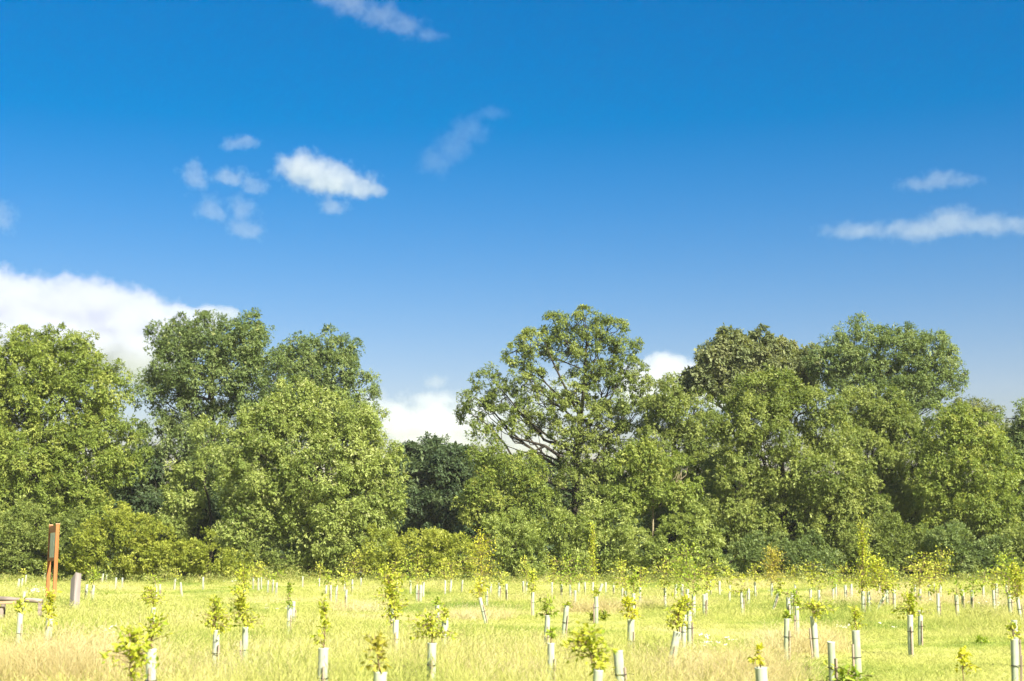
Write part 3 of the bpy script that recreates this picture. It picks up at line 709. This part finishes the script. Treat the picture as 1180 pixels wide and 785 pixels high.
# (x, top y, sideways lean in px, crown box or None for bare or 'a' for automatic, leaf material, wording)
NEAR = [
 (23, 707, 0, (15, 31, 688, 707), 'sap', 'guard with tiny tuft standing in front of the plank bench'),
 (57, 716, 2, (47, 67, 684, 717), 'sap_yellow', 'guard below the orange board, half sunk in straw grass'),
 (28, 682, 1, None, '', 'leafless guard close behind the bench end'),
 (175, 747, -1, (163, 190, 706, 747), 'sap', 'bottom guard of the pair lined up at lower left'),
 (177, 697, 0, (160, 186, 677, 698), 'sap', 'upper guard of the pair lined up at lower left'),
 (152, 782, 0, (124, 174, 724, 784), 'sap', 'guard almost below the picture under dense green leaves'),
 (250, 728, 1, (230, 263, 690, 729), 'sap', 'guard with brown stake on its left side, left of two bushy neighbours'),
 (283, 723, -1, (262, 291, 676, 724), 'sap', 'right one of two bushy neighbouring guards at lower left'),
 (334, 699, 1, (327, 341, 668, 699), 'sap_green', 'guard with slim upright leaf spray below the round pale tree'),
 (339, 692, 1, None, '', 'guard peeping out behind the slim-sprayed one'),
 (373, 747, 1, (361, 386, 690, 748), 'sap', 'thick front guard with two-tiered leaf tuft'),
 (438, 774, 2, (420, 444, 732, 775), 'sap_brown', 'guard top at bottom edge under bronze yellow leaves'),
 (456, 714, 0, (431, 463, 655, 716), 'sap', 'guard under a big airy sapling left of centre'),
 (452, 697, 0, (444, 458, 672, 697), 'sap', 'short guard hidden in leaves behind the big airy sapling'),
 (498, 736, 1, (472, 516, 706, 737), 'sap', 'guard capped by wide flat leaf spray at centre'),
 (513, 713, 1, (505, 520, 694, 714), 'sap', 'guard right beside the wide flat leaf spray'),
 (504, 698, 0, (499, 509, 690, 699), 'sap_green', 'small guard behind wide flat leaf spray'),
 (553, 687, -7, (544, 559, 670, 688), 'sap_yellow', 'thin guard tilting left with yellow tuft'),
 (614, 682, 0, (607, 621, 658, 683), 'sap', 'guard with compact green tuft below the tallest tree'),
 (631, 710, 2, (618, 637, 688, 712), 'sap_green', 'rear guard of the close pair under the tallest tree'),
 (635, 734, 1, (630, 639, 726, 735), 'sap_green', 'front guard of the close pair under the tallest tree'),
 (653, 700, 4, (648, 658, 694, 701), 'sap', 'almost bare guard tipping right beside the close pair'),
 (689, 772, 7, (643, 698, 724, 773), 'sap', 'tilted guard at bottom edge under spreading leafy branch'),
 (712, 742, -5, None, '', 'thick pale leafless guard at the bottom centre'),
 (727, 713, 1, (711, 734, 685, 714), 'sap_yellow', 'guard with yellow bush top behind the thick leafless one'),
 (781, 726, 13, (771, 797, 690, 727), 'sap', 'long guard strongly tipping right with leafy top'),
 (788, 708, 1, (780, 802, 688, 709), 'sap', 'guard directly behind the strongly tipping one'),
 (794, 705, 0, None, '', 'guard with dark stake right behind the tipping one'),
 (906, 712, 1, (902, 909, 706, 713), 'sap_green', 'clean upright almost leafless guard under massive front tree'),
 (918, 697, 0, (912, 926, 679, 698), 'sap_green', 'guard with dark green tuft under massive front tree'),
 (937, 711, -2, (921, 957, 695, 712), 'sap', 'guard with flat wide sapling next to dark tufted one'),
 (957, 739, -1, None, '', 'leafless front guard with short brown stake'),
 (876, 763, -5, (864, 880, 744, 764), 'sap_yellow', 'guard at bottom edge tipping left with few yellow leaves'),
 (986, 724, -1, (976, 993, 698, 725), 'sap', 'guard with slim leaf tuft right of short brown stake'),
 (1048, 710, 0, (1034, 1063, 681, 712), 'sap', 'guard with full bushy drooping leaves at right'),
 (1060, 701, 1, None, '', 'guard touching the bushy drooping one on its right'),
 (1168, 736, 1, (1157, 1173, 718, 737), 'sap', 'front guard of the pair at the right edge'),
 (1170, 718, 1, None, '', 'rear guard of the pair at the right edge'),
 (1020, 682, 13, (985, 1018, 640, 690), 'sap', 'guard slanting steeply right under tall yellow spire'),
 (898, 682, 9, (893, 906, 668, 684), 'sap', 'fallen-looking guard slanting right under massive front tree'),
 (694, 673, 6, None, '', 'far guard slanting right above an upright one'),
 (687, 687, 0, (682, 692, 676, 688), 'sap', 'upright guard right below the slanting far one'),
 (555, 669, 0, (534, 573, 610, 672), 'sap_yellow', 'guard under the tall bright yellow sapling by the hedge'),
 (994, 684, 0, (976, 1012, 600, 686), 'sap', 'guard under the tall narrow yellow spire at right'),
 (683, 670, 0, (672, 694, 603, 672), 'sap', 'guard under the thin layered spire below the tallest tree'),
 (889, 672, 0, (878, 906, 628, 674), 'sap_brown', 'guard under the bronze spire before the massive front tree'),
 (281, 682, 0, (268, 290, 650, 683), 'sap', 'guard whose rim shows behind the right bushy neighbour'),
 (730, 682, 0, (723, 738, 660, 683), 'sap_green', 'guard behind the yellow bush topped one'),
 (1172, 689, -4, (1158, 1182, 650, 690), 'sap', 'guard tipping left near the right edge'),
]
FAR = [(15.7,660),(22,667),(30,662),(26,665),(52,661),(100,674.5),(108,675),(119,662),(123,661),(134,666),(141,666),(180,674.5),(184.6,673.5),(208,671,-3),(202,666),(234,666),
 (292,665),(298,666),(301,665),(309,669),(315,669),(319,671),(349,664),(368,666),(376,674),(381,673.5),(388,674),(399,679),(397,668),(406,669),(416,666),(457.5,669),(473,669),(480.5,673.5),(485,674),(488,671),
 (513,669),(520,668),(533,668),(561,677),(566,671),(575.5,674),(583.5,675),(603,670),(607,669),(636,672),(647,674.5),(657,675),(663,679),(667,671),(674,671),
 (698,670),(707,671),(717,674.5),(721,680),(737.5,677),(766,679),(779,673),(786,674),(792,680),(799,684),(811,684),(814,683),(818.5,670),(829,670),(841,673),(854.5,683),(862,678),(870,671),
 (908,688),(912.6,684),(944,681),(934,675),(916,672),(960,676.5),(963,672),(974,674),(1022,679),(1030,681),(981,672),(1013,671),(1001,682),(1060,678),(1070.5,675),(1081,685),(1076,672),(1084,673.5),(1054,675),
 (1102,685),(1109,679),(1120,682),(1133,675),(1145,679),(1148,674),(1163,684),(1159,672)]
BARE_FAR = {(22,667),(30,662),(184.6,673.5),(234,666),(315,669),(381,673.5),(388,674),(485,674),(566,671),(603,670),(647,674.5),(674,671),(698,670),(786,674),(829,670),(862,678),(912.6,684),(963,672),(981,672),(1013,671),(1030,681),(1076,672),(1109,679),(1148,674),(100,674.5),(119,662),(123,661),(134,666),(141,666),(208,671),(349,664),(416,666),(583.5,675),(707,671),(663,679),(811,684),(533,668)}
SEG = [(60, 'beside the orange notice board'), (160, 'below the mounded yellow-green shrub'), (270, 'below the ivy covered trunk'), (425, 'below the round pale tree'), (545, 'below the dark gap tree'),
       (640, 'below the pale yellowish young tree'), (745, 'below the tallest open-crowned tree'), (835, 'below the feathery pale shrub'), (970, 'below the massive front tree'), (1070, 'below the twin-domed tree'), (1300, 'below the right yellow-green tree')]
ORD = ['first', 'second', 'third', 'fourth', 'fifth', 'sixth', 'seventh', 'eighth', 'ninth', 'tenth', 'eleventh', 'twelfth', 'thirteenth', 'fourteenth', 'fifteenth']
def far_words():
    words = {}; groups = {}
    for q in FAR:
        sg = next(w_ for lim, w_ in SEG if q[0] < lim)
        row = 'farthest' if q[1] < 670.5 else ('middle-distance' if q[1] < 677 else 'nearer')
        groups.setdefault((sg, row), []).append(q)
    for (sg, row), qs in groups.items():
        qs.sort(key=lambda q: q[0])
        for n, q in enumerate(qs):
            o = 'only' if len(qs) == 1 else (ORD[n] + '-from-left')
            words[q] = (o, row, sg)
    return words
def build_guards():
    rng = random.Random(4); sd_ = 1000
    for px, yt, lean, box, mat, words in NEAR:
        root, (x, D, z0) = guard(px, yt, lean, 'pale green ' + words if len(words.split()) < 13 else words, rng=rng, kind=1 if px in (373, 712, 498, 175, 781) else None)
        if not box: continue
        sd_ += 1; near = D < 45
        spire = (box[3] - box[2]) / (box[1] - box[0]) > 2
        a = (box[1] - box[0]) * (box[3] - box[2]) * (D / F) ** 2
        leaf = .06 if D < 24 else (.07 if near else .10)
        n = int(np.clip(a / (leaf ** 2 * .5) * (2.9 if not spire else 1.5), 50, 900))
        lab = {'sap': 'yellow-green leafy', 'sap_green': 'green leafy', 'sap_yellow': 'bright yellow', 'sap_brown': 'bronze tinged'}[mat]
        w_ = words.split(' with ')[0] if len(words.split()) > 10 and ' with ' in words[12:] else words
        short = ' '.join(words.split()[:11]) if len(words.split()) + len(lab.split()) > 13 else words
        sapling(f'{lab} sapling of the {short}', (x - lean * D / F, D, z0), (px, yt), box, D, mat, sd_, n, leaf, near, spire)
    fw = far_words()
    for q in FAR:
        px, yt = q[0], q[1]; lean = q[2] if len(q) > 2 else rng.choice([0, 0, .5, -.5, 1])
        o, row, sg = fw[q]
        root, (x, D, z0) = guard(px, yt, lean, f'small pale guard, {o} of the {row} ones {sg}', rng=rng)
        if (px, yt) in BARE_FAR: continue
        sd_ += 1; k = F / D
        h = rng.choice([rng.uniform(.25, .6), rng.uniform(.6, 1.1), rng.uniform(.7, 1.6)]) * k; wd = rng.uniform(.42, .66) * k * (.5 + .45 * h / k)
        sh = rng.uniform(-.15, .15) * k
        mat = rng.choice(['sap', 'sap', 'sap', 'sap', 'sap_green', 'sap_green', 'sap'])
        lab = {'sap': 'yellow-green', 'sap_green': 'green', 'sap_yellow': 'bright yellow'}[mat]
        n = int(np.clip(2 * wd * h / k ** 2 / (.115 ** 2 * .5) * 1.25, 30, 360))
        sapling(f'small {lab} sapling in guard {o} of the {row} ones {sg}', (x - lean / k, D, z0), (px, yt), (px + sh - wd, px + sh + wd, yt - h, yt + 1), D, 'sap_far' if mat == 'sap' else mat, sd_, n, .115, False, h / wd > 3.2)
build_guards()
# saplings whose guards are out of sight
def loose():
    D = 20.0; x, y, z = at(1112, 785, D)
    sapling('bright yellow-green sapling leaning alone without visible guard at lower right', (x, D, float(gz(x, D))), (1110, 778), (1092, 1121, 749, 777), D, 'sap_yellow', 901, 70, .09, True)
    D = 18.0; x, y, z = at(978, 785, D)
    sapling('leafy green sapling tops poking in at the bottom edge right of centre', (x, D, float(gz(x, D))), (978, 792), (952, 1008, 768, 800), D, 'sap_green', 902, 120, .09, True)
loose()

# ------------------------------------------------------------------ notice board, slab, bench
def notice_board():
    A = at(64.5, 645, 55.0); B = at(56.6, 645, 56.7)
    A[2] = 0; B[2] = 0
    mid = (A + B) / 2
    ang = math.atan2(B[1] - A[1], B[0] - A[0]); Wd = np.linalg.norm(B - A)
    root = empty('notice_board', (mid[0], mid[1], float(gz(mid[0], mid[1]))), 'tall orange-brown wooden notice board on two posts, seen nearly edge-on', 'notice board')
    root.rotation_euler = (0, 0, ang)
    Ht = 3.2
    for s in (-1, 1):
        bm = bmesh.new(); box_bm(bm, (s * Wd / 2, 0, Ht / 2 - .1), (.13, .13, Ht)); p = obj('post', bm_mesh('post', bm, M['timber'], .008), root)
        bm = bmesh.new(); vs = box_bm(bm, (s * Wd / 2, 0, Ht - .075), (.165, .165, .045)); obj('post_cap', bm_mesh('post_cap', bm, M['cap'], .008), root)
    bm = bmesh.new(); box_bm(bm, (0, 0, Ht - .26), (Wd - .134, .10, .26)); obj('top_beam', bm_mesh('top_beam', bm, M['timber'], .006), root)
    bm = bmesh.new(); box_bm(bm, (0, 0, 1.78), (Wd - .134, .11, .12)); obj('bottom_rail', bm_mesh('bottom_rail', bm, M['timber'], .006), root)
    bm = bmesh.new(); box_bm(bm, (0, 0, 2.35), (Wd - .14, .05, 1.0)); obj('display_panel', bm_mesh('display_panel', bm, rough_mat('display_sheet', (.28, .38, .31), (.38, .47, .39), 3, .3, bump=0), .0), root)
    bm = bmesh.new()
    for dx, dz, sx, sz in ((-.4, .22, .5, .3), (.25, .1, .5, .55), (-.35, -.25, .45, .4), (.3, -.35, .4, .2)):
        for sgn in (-1, 1): box_bm(bm, (dx, sgn * .028, 2.35 + dz), (sx, .006, sz))
    obj('poster', bm_mesh('poster', bm, rough_mat('faded_poster', (.30, .40, .36), (.48, .53, .46), 6, .4, bump=0)), root)
    bm = bmesh.new()
    for s in (-1, 1): box_bm(bm, (s * (Wd / 2 - .115), 0, 2.35), (.05, .10, 1.03))
    obj('panel_frame', bm_mesh('panel_frame', bm, M['timber'], .004), root)
notice_board()

def slab():
    p = at(85.5, 703, 48.0); x = p[0]; k = 48.0 / F
    root_z = float(gz(x, 48))
    bm = bmesh.new()
    w2, d2 = .12, .12
    # upright slab with a slanted top, lower on the left
    lo, hi = 1.12, 1.36
    vs = [bm.verts.new(v) for v in [(-w2, -d2, -.1), (w2, -d2, -.1), (w2, d2, -.1), (-w2, d2, -.1),
                                    (-w2, -d2, lo), (w2 * 1.05, -d2, hi), (w2 * 1.05, d2, hi - .05), (-w2, d2, lo - .05)]]
    for f in ((0, 1, 5, 4), (1, 2, 6, 5), (2, 3, 7, 6), (3, 0, 4, 7), (4, 5, 6, 7), (3, 2, 1, 0)): bm.faces.new([vs[q] for q in f])
    bmesh.ops.bevel(bm, geom=bm.edges[:], offset=.012, segments=2, affect='EDGES')
    o = obj('marker_post', bm_mesh('marker_post', bm, M['slab'])); o.location = (x, 48, root_z); o.rotation_euler = (0, R(1), R(-38))
    tag(o, 'grey weathered slab with slanted top right of the notice board', 'marker post')
slab()

def bench():
    D = 42.0; k = D / F
    e = at(46, 700, D); l = at(-60, 700, D + .6)
    z0 = float(gz(e[0], D))
    root = empty('bench', (e[0], D, z0), 'low rustic wooden bench cut off by the left edge, weathered rail over plank', 'bench')
    rng = np.random.default_rng(3)
    x1 = l[0] - e[0]
    t = Tubes()
    q = curve((.06, 0, .57), (x1, .6, .70), (0, 0, .01), 12, rng, wob=.008)
    t.add(np.concatenate([[q[0] + (.004, 0, 0)], q, [q[-1]]]), [.004] + list(.065 + .006 * np.sin(np.arange(12) * 1.7)) + [.004], 10)
    obj('rail', t.mesh('rail', M['log']), root)
    bm = bmesh.new(); box_bm(bm, (x1 / 2 - .25, -.22, .50), (abs(x1) - .7, .26, .08), Matrix.Rotation(R(-2.5), 3, 'Y').to_3x3()); obj('seat', bm_mesh('seat', bm, M['plank'], .008), root)
    for xx, yy, h in ((0, .02, .56), (-1.1, .1, .5), (-1.05, -.18, .42), (-2.2, .2, .6), (-2.2, -.18, .42)):
        bm = bmesh.new(); box_bm(bm, (xx, yy, h / 2 - .1), (.11, .1, h + .2)); obj('leg', bm_mesh('leg', bm, M['log'], .01), root)
bench()

# ------------------------------------------------------------------ weeds
def weed(label, px, py, rpx, hpx, mat, seed, leaf=.12, n=90, name='weed'):
    rng = np.random.default_rng(seed)
    u, z = ray(px, py); D = -CAMH / z; k = D / F
    r = rpx * k; h = hpx * k
    root = empty(name, (u * D, D, float(gz(u * D, D))), label, 'weed', 'weeds in the meadow grass')
    tb = Tubes(); P = []
    for s in range(max(5, n // 14)):
        a = rng.uniform(0, 6.28); q = r * rng.random() ** .5
        e = np.array((math.cos(a) * q, math.sin(a) * q, h * rng.uniform(.55, 1.05)))
        c = curve((e[0] * .3, e[1] * .3, 0), e, (0, 0, .05 * h), 5, rng); tb.add(c, np.linspace(.006, .002, 5), 4)
        for _ in range(n // max(5, n // 14)):
            f = rng.uniform(.3, 1) * 3.99; i0 = int(f); P.append(c[i0] * (1 - f + i0) + c[i0 + 1] * (f - i0))
    P = np.array(P); m = len(P)
    A = unit(rng.normal(size=(m, 3)) + (0, 0, .2)); N = unit(rng.normal(size=(m, 3)) * .6 + (0, 0, 1))
    L = leaf * rng.uniform(.6, 1.3, m); V, f = leaf_geo(P, A, L, L * .42, N, True)
    obj('stem', tb.mesh('stem', M['twig']), root)
    obj('leaves', np_mesh('leaves', V, [f], tint=np.repeat(np.clip(rng.normal(.4, .2, m), 0, 1), 2), mats=[M[mat]]), root)
weed('low dark green weed patch below the upright and slanting far guards', 690, 716, 14, 10, 'hedge', 51, .16, 160)
weed('dark weed clump behind the thick leafless guard on its right', 745, 752, 9, 10, 'hedge', 52, .1, 90)
weed('round green weed clump right of the strongly tipping guard', 819, 756, 8, 14, 'sap_green', 53, .09, 110)
weed('small dark green weed right of the bushy drooping guard', 1134, 714, 9, 7, 'hedge', 54, .14, 90)
weed('tiny green weed beyond the grey slab', 119, 692, 5, 7, 'sap_green', 55, .12, 60)
weed('flat green weed near the front pair at right edge', 1128, 742, 12, 8, 'sap_green', 56, .09, 70)
weed('sprawling green weed below the clean upright guard', 930, 772, 12, 8, 'sap_green', 57, .08, 70)

# small white umbel flowers, too many to count
def flowers():
    rng = np.random.default_rng(9); V = []; F4 = []; n = 0
    m, t, out = newmat('white_petals'); d = t.nodes.new('ShaderNodeBsdfDiffuse'); d.inputs[0].default_value = (.8, .78, .7, 1); t.links.new(d.outputs[0], out.inputs[0])
    spots = [(8, 668, 6, 12), (40, 690, 12, 26), (45, 688, 6, 10), (268, 674, 10, 16), (300, 672, 8, 14), (660, 668, 60, 14), (860, 690, 60, 8), (1000, 735, 40, 6), (840, 760, 20, 5), (310, 712, 30, 5), (1120, 705, 50, 8), (815, 758, 10, 6), (125, 745, 14, 10)]
    for px, py, spread, cnt in spots:
        for _ in range(cnt):
            qx = px + rng.normal() * spread * .5; qy = py + rng.normal() * 1.5
            u, z = ray(qx, qy); D = min(-CAMH / min(z, -.0155), 112); x = u * D
            h = rng.uniform(.25, .45); c = np.array((x, D, gz(x, D) + h))
            for _k in range(6):
                p = c + rng.normal(size=3) * (.03, .03, .01); s = rng.uniform(.007, .016)
                V += [p + (s, 0, 0), p + (0, s, .005), p + (-s, 0, 0), p + (0, -s, -.005)]; F4.append([n, n + 1, n + 2, n + 3]); n += 4
            V += [c + (.003, 0, 0), c + (-.003, 0, 0), c + (-.003, 0, -h), c + (.003, 0, -h)]; F4.append([n, n + 1, n + 2, n + 3]); n += 4
    tag(obj('wild_flowers', np_mesh('wild_flowers', np.array(V), [np.array(F4)], mats=[m, M['herb']], tint=np.full(len(F4), .4), midx=[1 if q % 7 == 6 else 0 for q in range(len(F4))])), 'tiny white flower heads sprinkled through the grass', 'wild flowers', kind='stuff')
flowers()

# ------------------------------------------------------------------ clouds (real volumes, 2.5 km away)
def cloud(label, lobes, D, dens, nscale, amp, thr, seed, thick=1.0, alb=(.84, .85, .88), edge=.6, group='clouds in the blue sky'):
    """lobes: (px, py, rx, ry) in photo pixels; density falls off from each lobe and is broken by noise"""
    k = D / F
    cs = []
    for px, py, rx, ry in lobes:
        cs.append((at(px, py, D), np.array((rx * k, thick * min(rx, ry * 2.2) * k, ry * k))))
    org = np.mean([c for c, r in cs], axis=0)
    L = [(c - org, r) for c, r in cs]
    # closed hull: from the middle, the farthest reach over all lobes
    bm = bmesh.new(); bmesh.ops.create_icosphere(bm, subdivisions=4, radius=1)
    grow = 1.0 + amp * .4
    for v in bm.verts:
        d = np.array(v.co); best = 0
        for c, r in L:
            r = r * grow
            a = (d / r) @ (d / r); b = -2 * (d / r) @ (c / r); cc = (c / r) @ (c / r) - 1
            q = b * b - 4 * a * cc
            if q > 0: best = max(best, (-b + math.sqrt(q)) / (2 * a))
        v.co = v.co * max(best, k * 2)
    me = bpy.data.meshes.new('cloud'); bm.to_mesh(me); bm.free()
    m, t, out = newmat('cloud_vapour')
    tc = t.nodes.new('ShaderNodeTexCoord')
    nz = t.nodes.new('ShaderNodeTexNoise'); nz.inputs['Scale'].default_value = nscale / k / 100; nz.inputs['Detail'].default_value = 9; nz.inputs['Roughness'].default_value = .62
    of = t.nodes.new('ShaderNodeVectorMath'); of.operation = 'ADD'; of.inputs[1].default_value = (seed * 371.7, seed * 127.3, seed * 57.1)
    t.links.new(tc.outputs['Object'], of.inputs[0]); t.links.new(of.outputs[0], nz.inputs['Vector'])
    prev = None
    for c, r in L:
        s = t.nodes.new('ShaderNodeVectorMath'); s.operation = 'SUBTRACT'; s.inputs[1].default_value = tuple(c)
        d = t.nodes.new('ShaderNodeVectorMath'); d.operation = 'DIVIDE'; d.inputs[1].default_value = tuple(r)
        ln = t.nodes.new('ShaderNodeVectorMath'); ln.operation = 'LENGTH'
        t.links.new(tc.outputs['Object'], s.inputs[0]); t.links.new(s.outputs[0], d.inputs[0]); t.links.new(d.outputs[0], ln.inputs[0])
        if prev is None: prev = ln.outputs['Value']
        else:
            mn = t.nodes.new('ShaderNodeMath'); mn.operation = 'SMOOTH_MIN'; mn.inputs[2].default_value = .45
            t.links.new(prev, mn.inputs[0]); t.links.new(ln.outputs['Value'], mn.inputs[1]); prev = mn.outputs[0]
    # f = (1 - dist) + amp*(noise - .5)*2 - thr
    a = t.nodes.new('ShaderNodeMath'); a.operation = 'MULTIPLY_ADD'; a.inputs[1].default_value = 2 * amp; a.inputs[2].default_value = 1 - amp - thr
    t.links.new(nz.outputs[0], a.inputs[0])
    b = t.nodes.new('ShaderNodeMath'); b.operation = 'SUBTRACT'; t.links.new(a.outputs[0], b.inputs[0]); t.links.new(prev, b.inputs[1])
    e = t.nodes.new('ShaderNodeMapRange'); e.interpolation_type = 'SMOOTHSTEP'; e.inputs['From Min'].default_value = 0; e.inputs['From Max'].default_value = edge
    e.inputs['To Max'].default_value = dens / k / 30
    t.links.new(b.outputs[0], e.inputs['Value'])
    pv = t.nodes.new('ShaderNodeVolumePrincipled'); pv.inputs['Color'].default_value = (*alb, 1); pv.inputs['Anisotropy'].default_value = .35
    t.links.new(e.outputs[0], pv.inputs['Density']); t.links.new(pv.outputs[0], out.inputs['Volume'])
    me.materials.append(m)
    o = obj('cloud', me); o.location = org
    tag(o, label, 'cloud', group)
    return o
CD = 2500
cloud('big white cumulus bank behind the left trees', [(-40, 345, 70, 50), (20, 350, 60, 44), (90, 358, 75, 44), (150, 368, 60, 44), (205, 374, 50, 32), (240, 366, 36, 18), (262, 361, 18, 9), (60, 400, 120, 50), (160, 405, 70, 46), (-40, 400, 80, 50)], CD, 1.3, 4, .75, .08, 1, alb=(.77, .79, .86), edge=.32)
cloud('compact white cloud in the middle of the left sky', [(350, 196, 42, 30), (382, 206, 44, 28), (415, 214, 34, 20), (437, 219, 18, 11)], CD, .6, 5, 1.05, .15, 2, edge=.45)
cloud('faint scrap of cloud under the compact white cloud', [(384, 238, 24, 14)], CD, .35, 8, .9, .15, 22)
cloud('small wisp above the compact white cloud', [(268, 166, 24, 12), (285, 162, 20, 10)], CD, .26, 6, 1.2, .2, 3, edge=.45)
cloud('round little cloud at the left end of the small cluster', [(224, 202, 25, 25)], CD, .28, 6, 1.2, .2, 4, edge=.45)
cloud('small flat cloud between the round little one and compact cloud', [(268, 204, 30, 15), (295, 214, 22, 15)], CD, .26, 6, 1.2, .2, 5, edge=.45)
cloud('faint ragged cloud lowest in the small cluster', [(246, 241, 30, 24), (278, 242, 30, 22), (285, 265, 34, 20)], CD, .17, 5, 1.25, .25, 6, edge=.5)
cloud('thin diagonal streak of cloud at the top edge', [(375, -10, 40, 18), (405, 4, 40, 18), (435, 17, 40, 17), (465, 30, 36, 15), (495, 41, 26, 10)], CD, .17, 6, 1.0, .12, 7)
cloud('faint slanting veil of cloud right of the compact cloud', [(565, 131, 30, 12), (540, 150, 34, 22), (522, 168, 34, 24), (503, 186, 34, 22)], CD, .075, 6, 1.0, .12, 8)
cloud('long flat cloud at right', [(990, 266, 60, 14), (1060, 266, 64, 17), (1095, 256, 44, 22), (1140, 259, 54, 17), (1190, 260, 50, 15)], CD, .24, 6, .9, .1, 9)
cloud('small wispy cloud above the long flat one', [(1058, 213, 36, 11), (1085, 207, 34, 15), (1112, 208, 30, 10)], CD, .2, 7, 1., .15, 10)
cloud('low white cloud in the gap between the two tree groups', [(455, 485, 45, 34), (500, 462, 40, 14), (500, 490, 60, 38), (545, 482, 46, 36), (500, 510, 80, 24), (425, 475, 34, 32)], CD, .6, 5, .8, .08, 11, alb=(.93, .93, .95))
cloud('thin pale cloud showing between the limbs of the tallest tree', [(600, 470, 60, 46), (655, 460, 56, 44), (620, 510, 70, 30)], CD, .2, 5, .6, .0, 16, alb=(.95, .95, .97))
cloud('tiny cloud puff hanging above the gap cloud', [(502, 440, 22, 13)], CD, .35, 9, .9, .15, 12)
cloud('bright white cloud showing right of the tallest tree', [(770, 437, 42, 32), (800, 442, 40, 30), (735, 445, 40, 34), (765, 420, 28, 18), (840, 450, 46, 28)], CD, 1.0, 6, .65, .05, 13, edge=.3)
cloud('faint cloud fragment at the left edge above the cumulus', [(0, 250, 28, 28)], CD, .2, 7, .9, .15, 14)
